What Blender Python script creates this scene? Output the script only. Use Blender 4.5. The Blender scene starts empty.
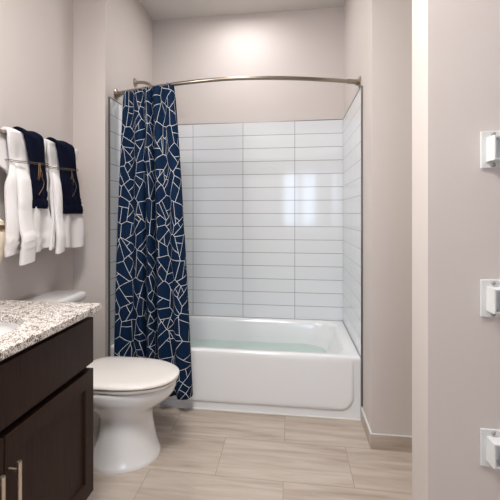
import bpy, bmesh, math, random
from mathutils import Vector, Matrix
C = bpy.context.scene.collection
PI = math.pi
random.seed(4)

# ------------------------------------------------------------------ materials
def srgb(r, g, b):
    def f(c):
        c /= 255.0
        return c/12.92 if c <= 0.04045 else ((c+0.055)/1.055)**2.4
    return (f(r), f(g), f(b), 1.0)

def new_mat(name):
    m = bpy.data.materials.new(name); m.use_nodes = True
    nt = m.node_tree
    return m, nt, nt.nodes['Principled BSDF']

def N(nt, t, **kw):
    n = nt.nodes.new(t)
    for k, v in kw.items():
        if k.startswith('_'): setattr(n, k[1:], v)
    return n

def plain(name, col, rough=.5, metal=0, spec=.5, bump=0, bscale=200, coat=0, var=0):
    m, nt, p = new_mat(name)
    p.inputs['Base Color'].default_value = col
    p.inputs['Roughness'].default_value = rough
    p.inputs['Metallic'].default_value = metal
    p.inputs['Specular IOR Level'].default_value = spec
    p.inputs['Coat Weight'].default_value = coat
    p.inputs['Coat Roughness'].default_value = .05
    tc = N(nt, 'ShaderNodeTexCoord')
    if bump:
        no = N(nt, 'ShaderNodeTexNoise'); no.inputs['Scale'].default_value = bscale
        no.inputs['Detail'].default_value = 4
        nt.links.new(tc.outputs['Object'], no.inputs['Vector'])
        b = N(nt, 'ShaderNodeBump'); b.inputs['Strength'].default_value = bump
        b.inputs['Distance'].default_value = .002
        nt.links.new(no.outputs['Fac'], b.inputs['Height'])
        nt.links.new(b.outputs['Normal'], p.inputs['Normal'])
    if var:
        n2 = N(nt, 'ShaderNodeTexNoise'); n2.inputs['Scale'].default_value = 3
        nt.links.new(tc.outputs['Object'], n2.inputs['Vector'])
        mx = N(nt, 'ShaderNodeMix', _data_type='RGBA')
        mx.inputs[6].default_value = tuple(c*(1-var) for c in col[:3])+(1,)
        mx.inputs[7].default_value = tuple(min(1, c*(1+var)) for c in col[:3])+(1,)
        nt.links.new(n2.outputs['Fac'], mx.inputs[0])
        nt.links.new(mx.outputs[2], p.inputs['Base Color'])
    return m

def ramp(nt, stops, interp='LINEAR'):
    r = N(nt, 'ShaderNodeValToRGB'); r.color_ramp.interpolation = interp
    e = r.color_ramp.elements
    while len(e) < len(stops): e.new(.5)
    for el, (pos, c) in zip(e, stops): el.position = pos; el.color = c
    return r

M = {}
M['paint'] = plain('wall_paint', srgb(208, 200, 196), .55, spec=.3, bump=.15, bscale=350, var=.015)
M['ceiling'] = plain('ceiling_paint', srgb(214, 208, 205), .8, spec=.2, bump=.2, bscale=300)
M['trimwhite'] = plain('white_bracket_paint', srgb(216, 218, 218), .35)
M['porcelain'] = plain('white_porcelain', srgb(236, 236, 236), .12, coat=.5)
M['acrylic'] = plain('tub_enamel', srgb(236, 238, 240), .14, coat=.4)
M['lidplastic'] = plain('toilet_seat_plastic', srgb(232, 228, 224), .28)
M['nickel'] = plain('brushed_nickel', srgb(160, 150, 138), .28, metal=1, bump=.05, bscale=900)
M['handlemetal'] = plain('satin_handle', srgb(214, 200, 188), .38, metal=1)
M['chrome'] = plain('chrome', srgb(205, 205, 205), .12, metal=1)
M['darkmetal'] = plain('tile_edge_metal', srgb(128, 126, 124), .3, metal=1)
M['terry'] = plain('white_terry', srgb(236, 233, 233), .95, spec=.1, bump=1.0, bscale=260)
M['navyterry'] = plain('navy_terry', srgb(13, 18, 38), .95, spec=.1, bump=1.0, bscale=420)
M['navyband'] = plain('navy_band', srgb(34, 44, 82), .6, spec=.3, bump=.4, bscale=600)
M['twine'] = plain('brown_twine', srgb(96, 80, 66), .8, bump=.6, bscale=500)
M['gold'] = plain('dried_gold_leaf', srgb(112, 86, 50), .45, metal=.3)
M['cream'] = plain('cream_ceramic', srgb(226, 214, 190), .3, coat=.3)
M['caulk'] = plain('white_caulk', srgb(228, 226, 222), .5)
M['toekick'] = plain('dark_toe_kick', srgb(22, 17, 15), .6)
M['rubber'] = plain('gray_screw', srgb(150, 148, 145), .35)
M['liner'] = plain('liner_cloth', srgb(214, 222, 226), .5)
nt = M['liner'].node_tree; p = nt.nodes['Principled BSDF']; p.inputs['Transmission Weight'].default_value = .35

def wood_mat():
    m, nt, p = new_mat('espresso_wood')
    tc = N(nt, 'ShaderNodeTexCoord'); mp = N(nt, 'ShaderNodeMapping')
    mp.inputs['Scale'].default_value = (30, 30, 2.2)
    no = N(nt, 'ShaderNodeTexNoise'); no.inputs['Scale'].default_value = 3; no.inputs['Detail'].default_value = 6
    r = ramp(nt, [(.3, srgb(37, 22, 17)), (.7, srgb(52, 33, 26))])
    nt.links.new(tc.outputs['Object'], mp.inputs['Vector']); nt.links.new(mp.outputs[0], no.inputs['Vector'])
    nt.links.new(no.outputs['Fac'], r.inputs[0]); nt.links.new(r.outputs[0], p.inputs['Base Color'])
    p.inputs['Roughness'].default_value = .45; p.inputs['Specular IOR Level'].default_value = .15
    return m
M['wood'] = wood_mat()

def granite_mat():
    m, nt, p = new_mat('speckled_granite')
    tc = N(nt, 'ShaderNodeTexCoord')
    v = N(nt, 'ShaderNodeTexVoronoi'); v.inputs['Scale'].default_value = 290
    dn = N(nt, 'ShaderNodeTexNoise'); dn.inputs['Scale'].default_value = 60
    mx = N(nt, 'ShaderNodeMix', _data_type='VECTOR'); mx.inputs[0].default_value = .012
    nt.links.new(tc.outputs['Object'], mx.inputs[4]); nt.links.new(dn.outputs['Color'], mx.inputs[5])
    nt.links.new(tc.outputs['Object'], dn.inputs['Vector'])
    nt.links.new(mx.outputs[1], v.inputs['Vector'])
    sx = N(nt, 'ShaderNodeSeparateColor'); nt.links.new(v.outputs['Color'], sx.inputs[0])
    big = N(nt, 'ShaderNodeTexNoise'); big.inputs['Scale'].default_value = 38; big.inputs['Detail'].default_value = 3
    nt.links.new(tc.outputs['Object'], big.inputs['Vector'])
    ad = N(nt, 'ShaderNodeMath', _operation='MULTIPLY_ADD')
    ad.inputs[1].default_value = .55; nt.links.new(sx.outputs[0], ad.inputs[0])
    sb = N(nt, 'ShaderNodeMath', _operation='MULTIPLY_ADD'); sb.inputs[1].default_value = .9; sb.inputs[2].default_value = -.24
    nt.links.new(big.outputs['Fac'], sb.inputs[0]); nt.links.new(sb.outputs[0], ad.inputs[2])
    r = ramp(nt, [(0, srgb(62, 52, 48)), (.24, srgb(122, 108, 100)), (.34, srgb(176, 160, 146)), (.42, srgb(212, 206, 200)), (.62, srgb(232, 229, 226)), (.76, srgb(150, 142, 138))], 'CONSTANT')
    nt.links.new(ad.outputs[0], r.inputs[0]); nt.links.new(r.outputs[0], p.inputs['Base Color'])
    p.inputs['Roughness'].default_value = .13
    return m
M['granite'] = granite_mat()

def tile_mat(name, base, base2, grout, w, h, mortar, rough, off, bump, coat=0, grain=False):
    m, nt, p = new_mat(name)
    uv = N(nt, 'ShaderNodeUVMap')
    b = N(nt, 'ShaderNodeTexBrick'); b.offset = off; b.offset_frequency = 2; b.squash = 1
    b.inputs['Scale'].default_value = 1; b.inputs['Brick Width'].default_value = w
    b.inputs['Row Height'].default_value = h; b.inputs['Mortar Size'].default_value = mortar
    b.inputs['Mortar Smooth'].default_value = .15
    b.inputs['Color1'].default_value = base; b.inputs['Color2'].default_value = base2
    b.inputs['Mortar'].default_value = grout; b.inputs['Bias'].default_value = 0
    nt.links.new(uv.outputs[0], b.inputs['Vector'])
    col = b.outputs['Color']
    if grain:
        mp = N(nt, 'ShaderNodeMapping'); mp.inputs['Scale'].default_value = (1.3, 13, 1)
        wn = N(nt, 'ShaderNodeTexWhiteNoise'); wn.noise_dimensions = '3D'
        # each tile takes its own offset of the vein pattern
        nt.links.new(b.outputs['Color'], wn.inputs['Vector'])
        av = N(nt, 'ShaderNodeVectorMath', _operation='MULTIPLY_ADD')
        av.inputs[1].default_value = (3, 3, 3)
        nt.links.new(wn.outputs['Color'], av.inputs[0]); nt.links.new(uv.outputs[0], av.inputs[2])
        nt.links.new(av.outputs[0], mp.inputs['Vector'])
        no = N(nt, 'ShaderNodeTexNoise'); no.inputs['Scale'].default_value = 1.6; no.inputs['Detail'].default_value = 9
        no.inputs['Roughness'].default_value = .62; no.inputs['Distortion'].default_value = .5
        nt.links.new(mp.outputs[0], no.inputs['Vector'])
        rr = ramp(nt, [(.28, srgb(158, 143, 129)), (.42, srgb(179, 165, 152)), (.55, srgb(191, 179, 167)), (.75, srgb(203, 193, 183))])
        nt.links.new(no.outputs['Fac'], rr.inputs[0])
        mx = N(nt, 'ShaderNodeMix', _data_type='RGBA'); mx.inputs[7].default_value = grout
        nt.links.new(b.outputs['Fac'], mx.inputs[0]); nt.links.new(rr.outputs[0], mx.inputs[6])
        col = mx.outputs[2]
    nt.links.new(col, p.inputs['Base Color'])
    inv = N(nt, 'ShaderNodeMath', _operation='SUBTRACT'); inv.inputs[0].default_value = 1
    nt.links.new(b.outputs['Fac'], inv.inputs[1])
    wv = N(nt, 'ShaderNodeTexNoise'); wv.inputs['Scale'].default_value = 9; wv.inputs['Detail'].default_value = 1
    nt.links.new(uv.outputs[0], wv.inputs['Vector'])
    sm = N(nt, 'ShaderNodeMath', _operation='MULTIPLY_ADD'); sm.inputs[1].default_value = .25
    nt.links.new(wv.outputs['Fac'], sm.inputs[0]); nt.links.new(inv.outputs[0], sm.inputs[2])
    bp = N(nt, 'ShaderNodeBump'); bp.inputs['Strength'].default_value = bump; bp.inputs['Distance'].default_value = .002
    nt.links.new(sm.outputs[0], bp.inputs['Height']); nt.links.new(bp.outputs[0], p.inputs['Normal'])
    rg = N(nt, 'ShaderNodeMath', _operation='MULTIPLY_ADD'); rg.inputs[1].default_value = .5; rg.inputs[2].default_value = rough
    nt.links.new(b.outputs['Fac'], rg.inputs[0]); nt.links.new(rg.outputs[0], p.inputs['Roughness'])
    p.inputs['Coat Weight'].default_value = coat
    return m
TW, TH = .4075, .1031
M['walltile'] = tile_mat('white_wall_tile', srgb(228, 231, 235), srgb(231, 234, 237), srgb(124, 124, 126), TW, TH, .0018, .1, 0, .35, .2)
M['floortile'] = tile_mat('stone_floor_tile', srgb(200, 190, 178), srgb(190, 180, 168), srgb(164, 152, 139), .6135, .305, .0018, .3, .5, .3, 0, True)
M['basetile'] = tile_mat('baseboard_tile', srgb(196, 184, 171), srgb(190, 178, 165), srgb(156, 144, 132), .61, .5, .0018, .35, 0, .2, 0, True)

def curtain_mat():
    m, nt, p = new_mat('navy_crackle_cloth')
    uv = N(nt, 'ShaderNodeUVMap')
    L = nt.links.new
    def math_(op, a, b=None, c=None):
        n = N(nt, 'ShaderNodeMath', _operation=op)
        for k, q in enumerate((a, b, c)):
            if q is None: continue
            if isinstance(q, (int, float)): n.inputs[k].default_value = q
            else: L(q, n.inputs[k])
        return n.outputs[0]
    mp = N(nt, 'ShaderNodeMapping'); mp.inputs['Scale'].default_value = (1.05, .8, 1); mp.inputs['Location'].default_value = (.37, .6, 0)
    L(uv.outputs[0], mp.inputs['Vector'])
    SC, WD = 10.5, .00108
    ve = N(nt, 'ShaderNodeTexVoronoi', _feature='DISTANCE_TO_EDGE', _voronoi_dimensions='2D'); ve.inputs['Scale'].default_value = SC
    vf = N(nt, 'ShaderNodeTexVoronoi', _feature='F1', _voronoi_dimensions='2D'); vf.inputs['Scale'].default_value = SC
    for v_ in (ve, vf): L(mp.outputs[0], v_.inputs['Vector']); v_.inputs['Randomness'].default_value = 1
    edge = math_('LESS_THAN', ve.outputs['Distance'], WD*SC)
    df = N(nt, 'ShaderNodeVectorMath', _operation='SUBTRACT'); L(mp.outputs[0], df.inputs[0]); L(vf.outputs['Position'], df.inputs[1])
    sd = N(nt, 'ShaderNodeSeparateXYZ'); L(df.outputs[0], sd.inputs[0])
    scn = N(nt, 'ShaderNodeSeparateColor'); L(vf.outputs['Color'], scn.inputs[0])
    def proj(ang):
        return math_('ADD', math_('MULTIPLY', sd.outputs[0], math_('COSINE', ang)), math_('MULTIPLY', sd.outputs[1], math_('SINE', ang)))
    th = math_('MULTIPLY', scn.outputs[0], 2*PI)
    d1 = proj(th)
    d2 = proj(math_('ADD', th, math_('MULTIPLY_ADD', scn.outputs[1], 1.3, .8)))
    l1 = math_('LESS_THAN', math_('ABSOLUTE', d1), WD)
    l2 = math_('MULTIPLY', math_('LESS_THAN', math_('ABSOLUTE', d2), WD), math_('GREATER_THAN', d1, 0))
    mxo = math_('MAXIMUM', math_('MAXIMUM', edge, l1), l2)
    class _o: outputs = [mxo]
    mx = _o
    mc = N(nt, 'ShaderNodeMix', _data_type='RGBA')
    mc.inputs[6].default_value = srgb(8, 34, 64); mc.inputs[7].default_value = srgb(226, 228, 228)
    nt.links.new(mx.outputs[0], mc.inputs[0]); nt.links.new(mc.outputs[2], p.inputs['Base Color'])
    p.inputs['Roughness'].default_value = .8; p.inputs['Specular IOR Level'].default_value = .15
    return m
M['curtain'] = curtain_mat()

def emit(name, col, s):
    m, nt, p = new_mat(name)
    p.inputs['Base Color'].default_value = col
    p.inputs['Emission Color'].default_value = col; p.inputs['Emission Strength'].default_value = s
    return m
M['diffuser'] = emit('lit_diffuser', srgb(255, 244, 230), 3)
def water_mat():
    m, nt, p = new_mat('pale_aqua_water')
    p.inputs['Base Color'].default_value = srgb(220, 239, 234)
    p.inputs['Roughness'].default_value = .03; p.inputs['IOR'].default_value = 1.33
    p.inputs['Transmission Weight'].default_value = .25
    return m
M['water'] = water_mat()
def glass_mat():
    m, nt, p = new_mat('window_glass')
    p.inputs['Base Color'].default_value = (1, 1, 1, 1); p.inputs['Roughness'].default_value = .0
    p.inputs['Transmission Weight'].default_value = 1; p.inputs['IOR'].default_value = 1.01
    return m
M['glass'] = glass_mat()

# ------------------------------------------------------------------ builders (world coordinates; obj() moves them to the parent's frame)
def box(bm, x0, x1, y0, y1, z0, z1, bev=0, seg=2):
    r = bmesh.ops.create_cube(bm, size=1)
    for v in r['verts']:
        v.co = Vector((x0+(v.co.x+.5)*(x1-x0), y0+(v.co.y+.5)*(y1-y0), z0+(v.co.z+.5)*(z1-z0)))
    if bev:
        es = {e for v in r['verts'] for e in v.link_edges}
        bmesh.ops.bevel(bm, geom=list(es), offset=bev, segments=seg, affect='EDGES', profile=.5)
    return bm

def loft(bm, rings, closed=True, cap0=True, cap1=True):
    vr = [[bm.verts.new(p) for p in r] for r in rings]
    n = len(vr[0])
    for a, b in zip(vr, vr[1:]):
        for i in range(n if closed else n-1):
            j = (i+1) % n
            bm.faces.new((a[i], a[j], b[j], b[i]))
    if closed and cap0: bm.faces.new(vr[0][::-1])
    if closed and cap1: bm.faces.new(vr[-1])
    return bm

def tube(bm, pts, r, n=12, closed=False):
    pts = [Vector(p) for p in pts]; L = len(pts)
    rad = r if isinstance(r, (list, tuple)) else [r]*L
    rings = []; up = None
    for i, p in enumerate(pts):
        if closed: t = pts[(i+1) % L]-pts[i-1]
        else: t = pts[min(i+1, L-1)]-pts[max(i-1, 0)]
        t.normalize()
        if up is None:
            up = Vector((0, 0, 1)) if abs(t.z) < .9 else Vector((1, 0, 0))
        a = t.cross(up).normalized(); b = a.cross(t).normalized(); up = b
        rings.append([p+(a*math.cos(2*PI*k/n)+b*math.sin(2*PI*k/n))*rad[i] for k in range(n)])
    if closed:
        vr = [[bm.verts.new(q) for q in r_] for r_ in rings]
        for i in range(L):
            A, B = vr[i], vr[(i+1) % L]
            for k in range(n): bm.faces.new((A[k], A[(k+1) % n], B[(k+1) % n], B[k]))
        return bm
    return loft(bm, rings)

def lathe(bm, prof, origin, axis='Z', n=32):
    """profile of (radius, height) turned about an axis through origin"""
    o = Vector(origin); rings = []
    for r, h in prof:
        ring = []
        for k in range(n):
            a = 2*PI*k/n; c, s = math.cos(a)*r, math.sin(a)*r
            ring.append(o+(Vector((c, s, h)) if axis == 'Z' else Vector((h, c, s)) if axis == 'X' else Vector((s, h, c))))
        rings.append(ring)
    return loft(bm, rings)

def obj(name, bm, mat, parent=None, smooth=True, angle=40, uv=None):
    off = Vector((0, 0, 0))
    if parent is not None:
        q = parent
        while q is not None: off += Vector(q.location); q = q.parent
    bmesh.ops.recalc_face_normals(bm, faces=bm.faces)
    if uv:
        lay = bm.loops.layers.uv.new('UVMap')
        for f in bm.faces:
            for l in f.loops: l[lay].uv = uv(l.vert.co, f.normal)
    for v in bm.verts: v.co -= off
    me = bpy.data.meshes.new(name); bm.to_mesh(me); bm.free()
    me.materials.append(M[mat] if isinstance(mat, str) else mat)
    if smooth:
        for pl in me.polygons: pl.use_smooth = True
        me.set_sharp_from_angle(angle=math.radians(angle))
    o = bpy.data.objects.new(name, me); C.objects.link(o)
    if parent is not None: o.parent = parent
    return o

def tag(o, label=None, cat=None, group=None, kind=None):
    if label: o['label'] = label
    if cat: o['category'] = cat
    if group: o['group'] = group
    if kind: o['kind'] = kind
    return o

def thing(name, loc, label, cat, group=None):
    o = bpy.data.objects.new(name, None); C.objects.link(o); o.location = loc
    o.empty_display_size = .1
    return tag(o, label, cat, group)

def struct(name, bm, mat, parent=None, **kw):
    o = obj(name, bm, mat, parent, smooth=False, **kw)
    if parent is None: o['kind'] = 'structure'
    return o

def B(*a, **k): return box(bmesh.new(), *a, **k)
def copy_tree(o, parent=None):
    c = o.copy(); C.objects.link(c)
    if parent is not None: c.parent = parent
    for ch in list(o.children): copy_tree(ch, c)
    return c

# ------------------------------------------------------------------ the room
A = 1.531          # alcove width
W = .80            # alcove depth
XL = -.21          # left wall
ZC = 2.78          # ceiling
ZT = 1.9095        # top of the tiles
YB = -4.2; XR = 2.75
YF = -.255         # wall right of the tub
YS = -1.048; YS2 = -.888; XS = 1.54
T = .1
struct('floor', B(XL-T, XR+T, YB-T, W+T, -.1, 0), 'floortile',
       uv=lambda c, n: (c.x-.785+.6135*8 + .0, c.y+.57+.305*17))
struct('ceiling', B(XL-T, XR+T, YB-T, W+T, ZC, ZC+.1), 'ceiling')
struct('wall_left', B(XL-T, XL, YB, -.045, 0, ZC), 'paint')
struct('wall_left_wing', B(XL-T, 0, -.045, W+T, 0, ZC), 'paint')
struct('wall_back', B(0, A, W, W+T, 0, ZC), 'paint')
bm = B(A, A+.12, YF, W+T, 0, ZC); box(bm, A+.12, XR, YF, YF+.12, 0, ZC)
struct('wall_right_wing', bm, 'paint')
struct('wall_right_stub', B(XS, XR, YS, YS2, 0, ZC), 'paint')
struct('wall_right', B(XR, XR+T, YB, YF+.12, 0, ZC), 'paint')
wx0, wx1, wz0, wz1 = 1.0, 1.62, .95, 2.0
bm = B(XL-T, wx0, YB-T, YB, 0, ZC); box(bm, wx1, XR+T, YB-T, YB, 0, ZC)
box(bm, wx0, wx1, YB-T, YB, 0, wz0); box(bm, wx0, wx1, YB-T, YB, wz1, ZC)
struct('wall_front', bm, 'paint')
bm = bmesh.new()
for a in ((wx0-.05, wx0, wz0-.05, wz1+.05), (wx1, wx1+.05, wz0-.05, wz1+.05), (wx0, wx1, wz0-.05, wz0), (wx0, wx1, wz1, wz1+.05)):
    box(bm, a[0], a[1], YB-.02, YB+.015, a[2], a[3])
box(bm, (wx0+wx1)/2-.05, (wx0+wx1)/2+.05, YB-.06, YB-.02, wz0, wz1)
win = struct('window_1', bm, 'trimwhite')
struct('pane', B(wx0, wx1, YB-.045, YB-.04, wz0, wz1), 'glass', parent=win)

# baseboards: stone tile skirting
BH = .072
buv = lambda c, n: ((c.x+c.y)+5, c.z+.02)
bm = B(A-.008, A, YF-.008, -.0, 0, BH); box(bm, A-.0, XR, YF-.008, YF, 0, BH)
o = struct('baseboard_right', bm, 'basetile', uv=buv)
bm = B(A-.0088, A+.0, YF-.0088, 0, BH, BH+.004); box(bm, A, XR, YF-.0088, YF, BH, BH+.004)
struct('top_edge', bm, 'trimwhite', parent=o)
struct('baseboard_stub', B(XS, XR, YS-.008, YS, 0, BH), 'basetile', uv=buv)
struct('baseboard_left', B(XL, XL+.008, YB, -.045, 0, BH), 'basetile', uv=buv)
struct('baseboard_left_wing', B(XL+.008, 0, -.053, -.045, 0, BH), 'basetile', uv=buv)

# tiled surround of the tub
tt = .008
def tuv(u0):
    def f(c, n):
        v = c.z-ZT+TH*30
        if abs(n.x) > .5: return (c.y-.79+TW*10, v)
        return (c.x-.7496+TW*10, v)
    return f
struct('wall_tile_back', B(tt, A-tt, W-tt, W, .30, ZT), 'walltile', uv=tuv(0))
struct('wall_tile_left', B(0, tt, .0, W, 0, ZT), 'walltile', uv=tuv(0))
struct('wall_tile_right', B(A-tt, A, .0, W, 0, ZT), 'walltile', uv=tuv(0))
bm = B(tt-.001, A-tt, W-tt-.002, W, ZT, ZT+.004)
box(bm, 0, tt+.002, -.003, W, ZT, ZT+.004); box(bm, A-tt-.002, A, -.003, W, ZT, ZT+.004)
struct('trim_1', bm, 'darkmetal')
struct('trim_2', B(-.0, tt+.003, -.006, 0, .0, ZT+.004), 'darkmetal')
struct('trim_3', B(A-tt-.003, A, -.006, 0, .0894, ZT+.004), 'darkmetal')

# ------------------------------------------------------------------ bathtub
ZR = .365
def rr(x0, x1, y0, y1, r, z, n=10):
    """rounded rectangle ring, r per corner (x1y1, x0y1, x0y0, x1y0)"""
    if not isinstance(r, (list, tuple)): r = [r]*4
    pts = []
    for (cx, cy, a0), q in zip(((x1, y1, 0), (x0, y1, PI/2), (x0, y0, PI), (x1, y0, 1.5*PI)), r):
        ox = cx-q if a0 in (0, 1.5*PI) else cx+q
        oy = cy-q if a0 in (0, PI/2) else cy+q
        for k in range(n+1):
            a = a0+k/n*PI/2
            pts.append(Vector((ox+q*math.cos(a), oy+q*math.sin(a), z)))
    return pts
tub = thing('bathtub', (A/2, W/2, 0), 'white alcove bathtub with raised apron panel below the tiled walls', 'bathtub')
x0, x1 = tt+.001, A-tt-.001
y0, y1 = 0.004, W-tt-.001
bm = bmesh.new()
rings = [rr(x0, x1, y0+.012, y1, .002, 0), rr(x0, x1, y0+.012, y1, .002, .03), rr(x0, x1, y0+.008, y1, .003, ZR-.06), rr(x0, x1, y0+.002, y1, .004, ZR-.03),
         rr(x0, x1, y0, y1, .005, ZR-.014), rr(x0+.003, x1-.003, y0+.004, y1-.003, .008, ZR-.003), rr(x0+.01, x1-.01, y0+.014, y1-.01, .01, ZR),
         rr(x0+.075, x1-.065, y0+.044, y1-.045, .14, ZR+.001),
         rr(x0+.085, x1-.075, y0+.053, y1-.055, .14, ZR-.006), rr(x0+.092, x1-.085, y0+.061, y1-.062, .14, ZR-.03),
         rr(x0+.10, x1-.13, y0+.08, y1-.075, .16, .22), rr(x0+.11, x1-.18, y0+.09, y1-.085, .17, .12),
         rr(x0+.13, x1-.23, y0+.11, y1-.10, .16, .075), rr(x0+.18, x1-.28, y0+.15, y1-.14, .13, .06)]
loft(bm, rings)
obj('basin', bm, 'acrylic', tub, angle=60)
# raised apron panel with soft rounded lower corners
def panel_ring(e, y):
    xa, xb, za, zb = .07-e, 1.475+e, .058-e, .350+e
    r = .075+e; n = 10; pts = []
    for cx, cz, a0, q in ((xb, zb, 0, .03), (xa, zb, PI/2, .03), (xa, za, PI, r), (xb, za, 1.5*PI, r)):
        ox = cx-q if a0 in (0, 1.5*PI) else cx+q
        oz = cz-q if a0 in (0, PI/2) else cz+q
        for k in range(n+1):
            a = a0+k/n*PI/2
            pts.append(Vector((ox+q*math.cos(a), y, oz+q*math.sin(a))))
    return pts
bm = bmesh.new()
loft(bm, [panel_ring(.012, y0+.012), panel_ring(.009, y0+.008), panel_ring(.0, y0+.001), panel_ring(-.010, y0-.001), panel_ring(-.03, y0-.001)])
obj('apron_panel', bm, 'acrylic', tub, angle=60)
bm = bmesh.new(); tube(bm, [(x0, y0+.008, .003), (x1, y0+.008, .003)], .005, 8)
struct('trim_4', bm, 'caulk')
# drain and overflow are at the hidden left end; the overflow plate is left as a small chrome disc
bm = bmesh.new(); lathe(bm, [(.001, 0), (.03, 0), (.034, -.003), (.034, -.008)], (.5, .40, .068), n=24)
# shallow water
bm = bmesh.new()
loft(bm, [rr(x0+.119, x1-.2, y0+.10, y1-.095, .165, .10), rr(x0+.10, x1-.142, y0+.082, y1-.077, .16, .197)])
o = obj('bath_water', bm, 'water'); tag(o, 'shallow pale aqua water lying inside the white bathtub', 'water', kind='stuff')

# ------------------------------------------------------------------ curved rod, shower arm
ZROD = 1.962
def rody(x): return -.083+.178*(abs(x-.79)/.76)**1.75
rod = thing('curtain_rod', (0, .09, ZROD), 'curved brushed nickel shower curtain rod spanning the tub alcove', 'curtain rod')
def rod_pts(a, b, n): return [(a+(b-a)*i/n, rody(a+(b-a)*i/n), ZROD) for i in range(n+1)]
bm = bmesh.new(); tube(bm, rod_pts(.012, A-.012, 60), .0115, 14); obj('rod', bm, 'nickel', rod)
for a, b in ((.012, .14), (A-.075, A-.012)):
    bm = bmesh.new(); tube(bm, rod_pts(a, b, 8), .0145, 14); obj('sleeve', bm, 'nickel', rod)
for xx, s in ((0, 1), (A, -1)):
    bm = bmesh.new(); lathe(bm, [(.036, 0), (.036, s*.004), (.03, s*.008), (.02, s*.012), (.018, s*.028), (.014, s*.03)], (xx, rody(xx), ZROD), 'X', 28)
    obj('flange', bm, 'nickel', rod)
arm = thing('wall_shower', (0, .42, 2.14), 'short bent brushed nickel shower arm with round flange above the curtain', 'shower head')
bm = bmesh.new(); lathe(bm, [(.032, 0), (.031, .004), (.022, .012), (.012, .016)], (0, .42, 2.14), 'X', 28); obj('flange', bm, 'nickel', arm)
bm = bmesh.new()
P = [(.0, .42, 2.14), (.04, .42, 2.142), (.075, .42, 2.138), (.105, .42, 2.125), (.13, .42, 2.103), (.15, .42, 2.08), (.165, .42, 2.06)]
tube(bm, P, .0115, 14); obj('pipe', bm, 'nickel', arm)
bm = bmesh.new(); lathe(bm, [(.012, .02), (.018, .01), (.022, -.01), (.036, -.035), (.04, -.045), (.036, -.05)], (.172, .42, 2.045), n=28); obj('spray_head', bm, 'nickel', arm)

# ------------------------------------------------------------------ curtain
def cloth(name, mat, xt, xb, ytop, ybot, z1, z0, folds, amp, ph, thick, uvs, wedge=0):
    bm = bmesh.new(); NU, NZ = 340, 60
    lay = bm.loops.layers.uv.new('UVMap')
    def P(u, w):   # w 0 top 1 bottom
        x = xt[0]+(xt[1]-xt[0])*u; xbm = xb[0]+(xb[1]-xb[0])*u
        X = x+(xbm-x)*w**.8
        Y = ytop(x)*(1-w)+ybot*w
        uu = u+.028*math.sin(2*PI*u*1.7+ph)+.012*math.sin(w*3+u*9)
        a = amp*(.62+.38*w**.5)*(.72+.28*math.sin(u*11+ph*2+w*1.3))
        if w < .03: a *= .75+.25*w/.03
        s = math.sin(2*PI*folds*uu+ph+.5*math.sin(w*2.5+u*6))
        s2 = math.sin(2*PI*folds*2.3*uu+ph*3+w*2)
        Y += a*s+.006*s2*w
        X += a*.35*math.cos(2*PI*folds*uu+ph)*(1 if .02 < u < .98 else .4)
        z = z1+(z0-z1)*w - (.006*abs(math.sin(PI*14*u)) if w == 0 else 0)
        return Vector((X, Y, z))
    arc = [0]
    for i in range(NU):
        arc.append(arc[-1]+(P((i+1)/NU, .5)-P(i/NU, .5)).length)
    g = [[bm.verts.new(P(i/NU, j/NZ)) for i in range(NU+1)] for j in range(NZ+1)]
    for j in range(NZ):
        for i in range(NU):
            f = bm.faces.new((g[j][i], g[j][i+1], g[j+1][i+1], g[j+1][i]))
            for l, (a, b) in zip(f.loops, ((i, j), (i+1, j), (i+1, j+1), (i, j+1))):
                l[lay].uv = (arc[a]*uvs, (z1-(z1-z0)*b/NZ))
    me = bpy.data.meshes.new(name); bm.to_mesh(me); bm.free(); me.materials.append(M[mat])
    for pl in me.polygons: pl.use_smooth = True
    o = bpy.data.objects.new(name, me); C.objects.link(o)
    s = o.modifiers.new('thickness', 'SOLIDIFY'); s.thickness = thick; s.offset = 0
    return o
cur = cloth('shower_curtain', 'curtain', (.075, .435), (.052, .542), lambda x: rody(x)-.027, -.066, 1.957, .10, 5.2, .037, .9, .0016, 1.0)
tag(cur, 'navy shower curtain with white crackle lines, gathered at the left end of the rod', 'shower curtain')
lin = cloth('shower_liner', 'liner', (.03, .36), (.014, .34), lambda x: rody(x)+.035, .135, 1.94, .24, 7, .02, 0, .001, 1)
tag(lin, 'thin white shower liner hanging inside the tub behind the navy curtain', 'shower liner')
RL = 'small nickel curtain ring on the rod at the top of the navy curtain'
bm = bmesh.new()
tube(bm, [(.0, .019*math.cos(a), -.007+.022*math.sin(a)) for a in [2*PI*k/20 for k in range(20)]], .0018, 6, closed=True)
ring0 = None
for k in range(9):
    x = .055+k*.0415
    if ring0 is None:
        ring0 = obj('curtain_ring', bm, 'chrome'); r_ = ring0
    else:
        r_ = ring0.copy(); C.objects.link(r_)
    r_.location = (x, rody(x), ZROD)
    tag(r_, RL, 'curtain ring', 'curtain rings on the curved rod')

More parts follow.
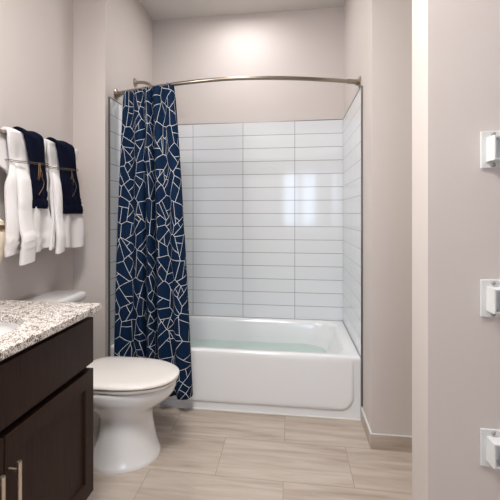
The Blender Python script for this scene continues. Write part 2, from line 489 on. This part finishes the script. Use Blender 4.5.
# ------------------------------------------------------------------ toilet
YT = -.46
def egg(xb, xf, hw, z, n=48, yc=YT, e=1.0, split=.42, eb=.8):
    c = xb+(xf-xb)*split; pts = []
    for k in range(n):
        a = 2*PI*k/n; ca, sa = math.cos(a), math.sin(a)
        if ca >= 0: x = c+(xf-c)*ca**e
        else: x = c-(c-xb)*(-ca)**eb
        y = yc+hw*math.copysign(abs(sa)**(.92 if ca >= 0 else eb), sa)
        pts.append(Vector((x, y, z)))
    return pts
toi = thing('toilet', (.1, YT, 0), 'white two-piece toilet with closed lid standing between vanity and tub', 'toilet')
bm = bmesh.new()
lv = [(0, .16, .482, .166), (.012, .16, .482, .166), (.018, .164, .478, .162), (.07, .18, .464, .146), (.13, .195, .452, .133), (.19, .20, .444, .122),
      (.225, .195, .446, .123), (.25, .18, .458, .130), (.272, .155, .480, .145), (.295, .13, .512, .160), (.318, .105, .540, .172), (.342, .088, .558, .179), (.365, .075, .564, .182), (.380, .07, .565, .182), (.386, .075, .561, .178)]
loft(bm, [egg(xb, xf, hw, z*.94) for z, xb, xf, hw in lv])
obj('bowl', bm, 'porcelain', toi, angle=70)
bm = bmesh.new()   # trapway behind the pedestal
loft(bm, [rr(-.12, .26, YT-.10, YT+.10, .05, 0), rr(-.12, .26, YT-.10, YT+.10, .05, .02), rr(-.09, .26, YT-.065, YT+.065, .04, .05), rr(-.06, .26, YT-.06, YT+.06, .04, .16),
          rr(-.1, .26, YT-.075, YT+.075, .04, .24), rr(-.17, .2, YT-.12, YT+.12, .05, .31), rr(-.195, .15, YT-.15, YT+.15, .04, .36), rr(-.195, .14, YT-.15, YT+.15, .04, .388)])
obj('trapway', bm, 'porcelain', toi, angle=70)
SZ = .369
bm = bmesh.new()
loft(bm, [egg(.085, .570, .184, SZ, e=.86, eb=.55), egg(.082, .574, .187, SZ+.006, e=.86, eb=.55), egg(.084, .572, .185, SZ+.014, e=.86, eb=.55)])
obj('seat', bm, 'lidplastic', toi, angle=50)
bm = bmesh.new()
loft(bm, [egg(.075, .575, .187, SZ+.018, e=.86, eb=.5), egg(.07, .580, .192, SZ+.023, e=.86, eb=.5), egg(.071, .579, .191, SZ+.030, e=.86, eb=.5), egg(.08, .570, .183, SZ+.0355, e=.86, eb=.5), egg(.12, .52, .15, SZ+.0385, e=.86, eb=.5), egg(.2, .43, .09, SZ+.0395, e=.86, eb=.5)])
obj('lid', bm, 'lidplastic', toi, angle=50)
for s in (-1, 1):
    bm = bmesh.new(); tube(bm, [(.068, YT+s*.075-.02, SZ+.014), (.068, YT+s*.075+.02, SZ+.014)], .011, 12)
    obj('hinge', bm, 'lidplastic', toi)
bm = bmesh.new()
loft(bm, [rr(-.195, -.03, YT-.17, YT+.17, .03, .39), rr(-.2, -.022, YT-.19, YT+.19, .035, .42), rr(-.203, -.012, YT-.20, YT+.20, .035, .712)])
obj('tank', bm, 'porcelain', toi, angle=60)
bm = bmesh.new()
loft(bm, [rr(-.204, -.006, YT-.206, YT+.206, .03, .714), rr(-.206, .0, YT-.212, YT+.212, .035, .722), rr(-.206, .0, YT-.212, YT+.212, .035, .742), rr(-.202, -.006, YT-.206, YT+.206, .03, .752), rr(-.19, -.02, YT-.19, YT+.19, .03, .756)])
obj('tank_lid', bm, 'porcelain', toi, angle=60)

# ------------------------------------------------------------------ vanity
VY0, VY1 = -1.87, -.917
van = thing('vanity_cabinet', (XL, -1.39, 0), 'espresso brown wooden vanity cabinet under the speckled granite counter', 'cabinet')
bm = B(XL+.001, .352, VY0, VY1, .1, .62)
box(bm, .335, .352, VY0, VY1, .62, .8115); box(bm, XL+.001, XL+.015, VY0, VY1, .62, .8115)
box(bm, XL+.015, .335, VY0, VY0+.015, .62, .8115); box(bm, XL+.015, .335, VY1-.015, VY1, .62, .8115)
obj('cabinet_body', bm, 'toekick', van, smooth=False)
obj('toe_kick', B(XL+.001, .29, VY0+.01, VY1-.01, 0, .1), 'toekick', van, smooth=False)
XF = .381
obj('drawer_front', B(.353, XF, VY0, VY1, .622, .792, bev=.002), 'wood', van, smooth=False)
def shaker(y0, y1, z0, z1, st):
    bm = bmesh.new(); x0, x1 = .353, XF
    def ring(x, e): return [Vector((x, y0+e, z0+e)), Vector((x, y1-e, z0+e)), Vector((x, y1-e, z1-e)), Vector((x, y0+e, z1-e))]
    loft(bm, [ring(x0, 0), ring(x1-.0015, 0), ring(x1, .0015), ring(x1, st), ring(x1-.009, st+.003), ring(x1-.009, st+.01)])
    return bm
def pull(yh, parent):
    bm = bmesh.new(); tube(bm, [(XF+.030, yh, .365), (XF+.030, yh, .528)], .006, 14)
    tube(bm, [(XF, yh, .505), (XF+.030, yh, .505)], .0045, 10); tube(bm, [(XF, yh, .393), (XF+.030, yh, .393)], .0045, 10)
    return obj('handle', bm, 'handlemetal', parent)
ym = -1.390
for a, b, yh in ((ym+.002, VY1, ym+.017), (VY0, ym-.002, ym-.044)):
    d = obj('door', shaker(a, b, .133, .598, .058), 'wood', van, smooth=False)
    pull(yh, d)
# countertop with the oval sink cut-out
cx_, cy_, rx, ry = .09, -1.33, .22, .235
X0, X1, Y0, Y1 = XL+.001, .401, -1.9, -.893
ZK, ZK0 = .840, .812
angs = sorted([2*PI*k/72 for k in range(72)]+[math.atan2(y-cy_, x-cx_) % (2*PI) for x in (X0, X1) for y in (Y0, Y1)])
def rectpt(a, z, e=0):
    c, s = math.cos(a), math.sin(a); ts = []
    if c > 1e-9: ts.append((X1-e-cx_)/c)
    if c < -1e-9: ts.append((X0+e-cx_)/c)
    if s > 1e-9: ts.append((Y1-e-cy_)/s)
    if s < -1e-9: ts.append((Y0+e-cy_)/s)
    t = min(ts); return Vector((cx_+c*t, cy_+s*t, z))
def ell(a, z, e=0):
    c, s = math.cos(a), math.sin(a); k = 1/(abs(c/(rx+e))**2.6+abs(s/(ry+e))**2.6)**(1/2.6)
    return Vector((cx_+c*k, cy_+s*k, z))
bm = bmesh.new()
rings = [[ell(a, ZK0) for a in angs], [ell(a, ZK-.003) for a in angs], [ell(a, ZK, .003) for a in angs], [rectpt(a, ZK, .004) for a in angs],
         [rectpt(a, ZK-.004) for a in angs], [rectpt(a, ZK0+.003) for a in angs], [rectpt(a, ZK0, .003) for a in angs]]
vr = [[bm.verts.new(q) for q in r] for r in rings]; n = len(angs)
for i in range(len(vr)):
    a_, b_ = vr[i], vr[(i+1) % len(vr)]
    for k in range(n): bm.faces.new((a_[k], a_[(k+1) % n], b_[(k+1) % n], b_[k]))
o = obj('countertop', bm, 'granite', smooth=False)
tag(o, 'speckled beige and grey granite countertop on the brown vanity', 'countertop')
sink = thing('undermount_sink', (cx_, cy_, .68), 'white oval undermount sink set below the granite counter', 'sink')
bm = bmesh.new()
def er(e, z): return [ell(2*PI*k/64, z, e) for k in range(64)]
loft(bm, [er(-.03, .69), er(.012, .78), er(.02, .8115), er(.006, .8118), er(.002, .78), er(-.03, .72), er(-.08, .69), er(-.15, .68), er(-.18, .678)], cap0=False)
obj('basin', bm, 'porcelain', sink, angle=60)
bm = bmesh.new(); lathe(bm, [(.001, 0), (.02, 0), (.024, .002), (.024, -.006)], (cx_, cy_, .684), n=24)
obj('drain', bm, 'chrome', sink)

# cream vase whose side just enters the frame at left
vx, vy = .020, -1.03
vase = thing('vase', (vx, vy, ZK+.0005), 'cream vase with a gold collar at the left edge of the granite counter', 'vase')
for nm, pf, mt in (('body', [(.025, 0), (.03, .004), (.028, .05), (.036, .12), (.056, .19), (.064, .24), (.064, .27), (.055, .29)], 'cream'),
                   ('collar', [(.055, .285), (.0635, .287), (.0635, .30), (.055, .302)], 'gold'),
                   ('neck', [(.052, .296), (.06, .303), (.057, .318), (.04, .33), (.02, .335)], 'cream')):
    bm = bmesh.new(); lathe(bm, pf, (vx, vy, ZK+.0005), n=40); obj(nm, bm, mt, vase)

# ------------------------------------------------------------------ towel bar and towels
XB, ZB = -.112, 1.540
bar = thing('towel_bar', (XL, -.52, ZB), 'brushed nickel towel bar on the left wall carrying four towels', 'towel bar')
bm = bmesh.new(); tube(bm, [(XB, -.98, ZB), (XB, -.225, ZB)], .009, 14); obj('bar', bm, 'nickel', bar)
for y in (-.965, -.24):
    bm = bmesh.new(); tube(bm, [(XL, y, ZB), (XB+.012, y, ZB)], .011, 14); lathe(bm, [(.026, 0), (.026, .006), (.012, .01)], (XL, y, ZB), 'X', 24)
    obj('post', bm, 'nickel', bar)

def hang(name, mat, yc, wf, rad, zf, zb, thick, pleat, ph, zband=None, ragged=None, back=.022, seedk=0, xout=None):
    """folded towel: back bottom -> over the bar -> front bottom. wf(z, front) gives (y0,y1)"""
    S = []
    nb, na, nf = 26, 12, 44
    for k in range(nb): S.append((XB-back-rad*.0, zb+(ZB-zb)*k/nb, 0))
    for k in range(na+1):
        a = PI-PI*k/na
        S.append((XB+(rad if k > na/2 else back+(rad-back)*(k/(na/2)))*math.cos(a), ZB+rad*math.sin(a), k/na))
    for k in range(1, nf+1): S.append((XB+rad, ZB+(zf-ZB)*k/nf, 1))
    bm = bmesh.new(); NT = 56; g = []
    for x, z, fr in S:
        row = []
        y0_, y1_ = wf(z, fr)
        for j in range(NT+1):
            t = j/NT
            y = y0_+(y1_-y0_)*t
            dz = 0; X = x
            if fr == 1:
                k = (ZB-z)/(ZB-zf)
                X += (xout(z) if xout else 0)
                X += pleat*(.3+.9*k)*math.sin(t*PI*4+ph+.6*math.sin(z*9))+.004*math.sin(z*23+t*7)
                if ragged: dz = ragged(t)*k
                if zband and min(abs(z+dz-q) for q in zband) < .0065: X += .0045
            elif fr == 0:
                X += pleat*.25*math.sin(t*PI*3+ph)
            else:
                X += .0; dz = .003*math.sin(t*9+ph)
            e = min(t, 1-t)
            row.append(bm.verts.new((X, y, z+dz)))
        g.append(row)
    for a_, b_ in zip(g, g[1:]):
        for j in range(NT): bm.faces.new((a_[j], a_[j+1], b_[j+1], b_[j]))
    me = bpy.data.meshes.new(name); bm.to_mesh(me); bm.free(); me.materials.append(M[mat])
    for pl in me.polygons: pl.use_smooth = True
    o = bpy.data.objects.new(name, me); C.objects.link(o)
    s = o.modifiers.new('thickness', 'SOLIDIFY'); s.thickness = thick; s.offset = 1
    bv = o.modifiers.new('round', 'BEVEL'); bv.width = thick*.35; bv.segments = 2; bv.limit_method = 'ANGLE'; bv.angle_limit = math.radians(60)
    return o
def lerp(z, pts):
    if z >= pts[0][0]: return pts[0][1:]
    for a, b in zip(pts, pts[1:]):
        if z >= b[0]:
            k = (a[0]-z)/(a[0]-b[0]); k = k*k*(3-2*k)
            return tuple(p+(q-p)*k for p, q in zip(a[1:], b[1:]))
    return pts[-1][1:]
ZTIE = 1.425
def wA(z, fr):
    if fr == 0: return lerp(z, [(1.55, -.88, -.50), (1.44, -.86, -.52), (1.36, -.72, -.52), (1.0, -.74, -.48)])
    return lerp(z, [(1.56, -.765, -.50), (1.52, -.765, -.50), (ZTIE, -.745, -.525), (1.3, -.785, -.50), (1.0, -.805, -.46)])
def wB(z, fr):
    if fr == 0: return lerp(z, [(1.55, -.47, -.20), (ZTIE, -.44, -.22), (1.0, -.46, -.19)])
    return lerp(z, [(1.56, -.48, -.20), (1.52, -.475, -.20), (ZTIE, -.45, -.225), (1.3, -.465, -.195), (1.0, -.48, -.165)])
xo = lambda z: lerp(z, [(1.53, 0.0), (ZTIE, -.016), (1.33, .004), (1.0, .012)])[0]
rag = lambda t: .004*math.sin(t*9)+.012*t
t1 = hang('bath_towel', 'terry', -.65, wA, .024, 1.0, 1.02, .013, .011, .4, zband=(1.075, 1.06, 1.045), ragged=rag, xout=xo)
tag(t1, 'white folded bath towel on the bar, nearer the vanity, cinched with brown twine', 'towel')
t2 = hang('bath_towel', 'terry', -.33, wB, .024, 1.0, 1.02, .013, .009, 2.2, ragged=lambda t: .006*math.sin(t*6), xout=xo)
tag(t2, 'white folded bath towel on the bar, nearer the shower, beside the wall corner', 'towel')
def fold(parent, pts, zt, zb_, bands):
    bm = bmesh.new(); rings = []; n = 44
    for k in range(n+1):
        z = zt+(zb_-zt)*k/n; ya, yb_, xo_ = lerp(z, pts)
        e = .005 if min([abs(z-q) for q in bands]+[1]) < .0065 else 0
        xf_ = xo_+e+.003*math.sin(z*31); hw = (yb_-ya)/2; yc_ = (ya+yb_)/2+.004*math.sin(z*13)
        dp = .015
        rings.append([Vector((xf_-dp+dp*math.copysign(abs(math.cos(a))**.7, math.cos(a)), yc_+hw*math.copysign(abs(math.sin(a))**.8, math.sin(a)), z+(.006*math.sin(a)))) for a in [2*PI*q/28 for q in range(28)]])
    loft(bm, rings)
    return obj('outer_fold', bm, 'terry', parent, angle=60)
XT = XB+.024+.013
fold(t1, [(1.43, -.725, -.66, XT-.014), (1.33, -.725, -.64, XT+.014), (.955, -.735, -.64, XT+.034)], 1.432, .962, (1.085, 1.070, 1.055, 1.04))
fold(t2, [(1.43, -.44, -.40, XT-.014), (1.33, -.445, -.395, XT+.012), (.97, -.455, -.39, XT+.028)], 1.432, .985, ())
def wC(z, fr): return lerp(z, [(1.57, -.69, -.545), (1.5, -.665, -.535), (ZTIE, -.645, -.535), (1.2, -.655, -.525)])
def wD(z, fr): return lerp(z, [(1.57, -.44, -.265), (1.5, -.415, -.25), (ZTIE, -.40, -.245), (1.2, -.395, -.205)])
xo2 = lambda z: lerp(z, [(1.53, 0.0), (ZTIE, -.006), (1.33, .006), (1.0, .016)])[0]
n1 = hang('hand_towel', 'navyterry', -.6, wC, .040, 1.21, 1.30, .010, .004, 1.0, xout=xo2, back=.040, zband=(1.29, 1.275, 1.245, 1.23))
tag(n1, 'navy hand towel draped over the white bath towel nearer the vanity', 'towel')
n2 = hang('hand_towel', 'navyterry', -.32, wD, .040, 1.185, 1.30, .010, .004, 2.0, xout=xo2, back=.040, zband=(1.265, 1.25, 1.22, 1.205))
tag(n2, 'navy hand towel draped over the white bath towel nearer the shower', 'towel')
def twine(ya, yb, z, tx, lab, sprig_y, navy):
    th = thing('twine_tie', ((XB), (ya+yb)/2, z), lab, 'twine')
    pts = []
    xa, xb_ = XB-.062, tx
    for k in range(48):
        a = 2*PI*k/48; c, s = math.cos(a), math.sin(a)
        pts.append(((xa+xb_)/2+(xb_-xa)/2*math.copysign(abs(c)**.5, c), (ya+yb)/2+(yb-ya)/2*math.copysign(abs(s)**.6, s), z+.006*math.sin(a*2)))
    bm = bmesh.new(); tube(bm, pts, .0017, 8, closed=True)
    tube(bm, [(p_[0]+.002, p_[1]+.001, p_[2]-.007) for p_ in pts], .0015, 8, closed=True)
    obj('cord', bm, 'twine', th)
    bm = bmesh.new(); rnd = random.Random(int(abs(sprig_y)*100))
    for k in range(3):
        yy = sprig_y+rnd.uniform(-.012, .012); L = rnd.uniform(.05, .10); sw = rnd.uniform(-.02, .02)
        P = [(tx+.004+.004*rnd.random(), yy, z), (tx+.010, yy+sw*.4, z-L*.4), (tx+.012, yy+sw, z-L*.75), (tx+.009, yy+sw*1.3, z-L)]
        tube(bm, P, [.0012, .0024, .002, .0008], 6)
    tube(bm, [(tx+.006, sprig_y+.01, z-.05), (tx+.012, sprig_y+.03, z-.09), (tx+.011, sprig_y+.022, z-.115), (tx+.010, sprig_y-.008, z-.15)], .0016, 6)
    obj('dried_sprig', bm, 'gold' if navy == 1 else 'twine', th)
    bm = bmesh.new()
    for k in (-1, 1) if navy == 1 else (1,):
        tube(bm, [(tx-.012, yb-.0+.008*math.cos(a)*1.6, z+k*.005+.006*math.sin(a)) for a in [2*PI*q/14 for q in range(14)]], .002, 6, closed=True)
    obj('knot', bm, 'twine', th)
twine(-.752, -.515, ZTIE, XB+.046, 'brown twine with a gold dried sprig tied round the towels nearer the vanity', -.60, 1)
twine(-.458, -.236, ZTIE+.003, XB+.046, 'brown twine with a dark sprig tied round the towels nearer the shower', -.31, 2)

# ------------------------------------------------------------------ white brackets on the right
def bracket(zc):
    x0, x1 = 1.688, 1.775
    t = thing('wall_bracket', ((x0+x1)/2, YS, zc), '', 'bracket', 'white brackets on the right wall')
    obj('back_plate', B(x0, x1, YS-.006, YS, zc-.056, zc+.056, bev=.002), 'trimwhite', t, smooth=False)
    bm = bmesh.new(); xa, xb_, za, zb_ = 1.7035, 1.762, zc-.036, zc+.036
    def ring(e, y): return [Vector((xa+e, y, za+e)), Vector((xb_-e, y, za+e)), Vector((xb_-e, y, zb_-e)), Vector((xa+e, y, zb_-e))]
    loft(bm, [ring(0, YS-.006), ring(0, YS-.048), ring(.0015, YS-.05), ring(.006, YS-.05), ring(.006, YS-.012)])
    obj('square_arm', bm, 'trimwhite', t, smooth=False)
    for dz in (-.0465, .0465):
        bm = bmesh.new(); lathe(bm, [(.0065, 0), (.0065, -.003), (.004, -.006), (.001, -.0065)], (1.722, YS-.006, zc+dz), 'Y', 16)
        obj('screw', bm, 'rubber', t)
    return t
b0 = bracket(.931)
b0['label'] = 'white square-armed wall bracket on the right wall, middle of the three'
for dz, lab in ((.445, 'white square-armed wall bracket on the right wall, topmost of the three'), (-.4475, 'white square-armed wall bracket on the right wall, lowest of the three')):
    c = copy_tree(b0); c.location.z += dz; c['label'] = lab

# ------------------------------------------------------------------ lamps
def area(name, loc, rot, sx, sy, e, col):
    l = bpy.data.lights.new(name, 'AREA'); l.shape = 'RECTANGLE'; l.size = sx; l.size_y = sy; l.energy = e; l.color = col
    o = bpy.data.objects.new(name, l); C.objects.link(o); o.location = loc; o.rotation_euler = rot
    return o
cl = thing('ceiling_light', (.7, -1.6, ZC), 'round flush white ceiling light above the middle of the room', 'ceiling light')
bm = bmesh.new(); lathe(bm, [(.2, 0), (.2, -.03), (.17, -.035)], (.7, -1.6, ZC), n=40); obj('base', bm, 'trimwhite', cl)
bm = bmesh.new(); lathe(bm, [(.17, -.035), (.16, -.06), (.1, -.08), (.01, -.085)], (.7, -1.6, ZC), n=40); obj('diffuser', bm, 'diffuser', cl)
area('ceiling_lamp', (.7, -1.6, ZC-.1), (0, 0, 0), .5, .5, 33, (1, .97, .94))
vl = thing('vanity_light', (XL, -1.4, 2.1), 'wall light bar with frosted shade above the vanity', 'wall light')
obj('back_plate', B(XL, XL+.03, -1.55, -1.25, 2.05, 2.15, bev=.004), 'nickel', vl, smooth=False)
bm = bmesh.new(); tube(bm, [(XL+.09, -1.68, 2.1), (XL+.09, -1.12, 2.1)], .04, 20); obj('shade', bm, 'diffuser', vl)
bm = bmesh.new(); tube(bm, [(XL+.03, -1.4, 2.1), (XL+.06, -1.4, 2.1)], .012, 12); obj('stem', bm, 'nickel', vl)
area('vanity_lamp', (XL+.14, -1.4, 2.1), (0, -PI/2, 0), .08, .5, 14, (1, .95, .9))
al = thing('recessed_light', (.76, .38, ZC), 'round recessed ceiling light above the bathtub', 'ceiling light')
bm = bmesh.new(); lathe(bm, [(.09, 0), (.09, -.004), (.07, -.006)], (.76, .38, ZC), n=36); obj('trim_ring', bm, 'trimwhite', al)
bm = bmesh.new(); lathe(bm, [(.07, -.004), (.01, -.0055)], (.76, .38, ZC), n=36); obj('lens', bm, 'diffuser', al)
area('alcove_lamp', (.76, .38, ZC-.03), (0, 0, 0), .3, .3, 5, (1, .98, .97))
w = bpy.data.worlds.new('sky'); bpy.context.scene.world = w; w.use_nodes = True
bg = w.node_tree.nodes['Background']; bg.inputs[0].default_value = (.62, .78, 1, 1); bg.inputs[1].default_value = 7

# ------------------------------------------------------------------ camera
cam = bpy.data.cameras.new('camera'); co = bpy.data.objects.new('camera', cam); C.objects.link(co)
co.location = (1.122, -2.33, 1.1835); co.rotation_euler = (PI/2, 0, math.radians(8.06))
cam.sensor_width = 36; cam.lens = 395/500*36; cam.shift_x = (250-234.3)/500; cam.shift_y = -(250-214)/500
cam.clip_start = .02
sc = bpy.context.scene; sc.camera = co
sc.view_settings.view_transform = 'Standard'; sc.view_settings.look = 'None'
sc.view_settings.exposure = 0.33; sc.view_settings.gamma = 1; sc.view_settings.use_curve_mapping = False
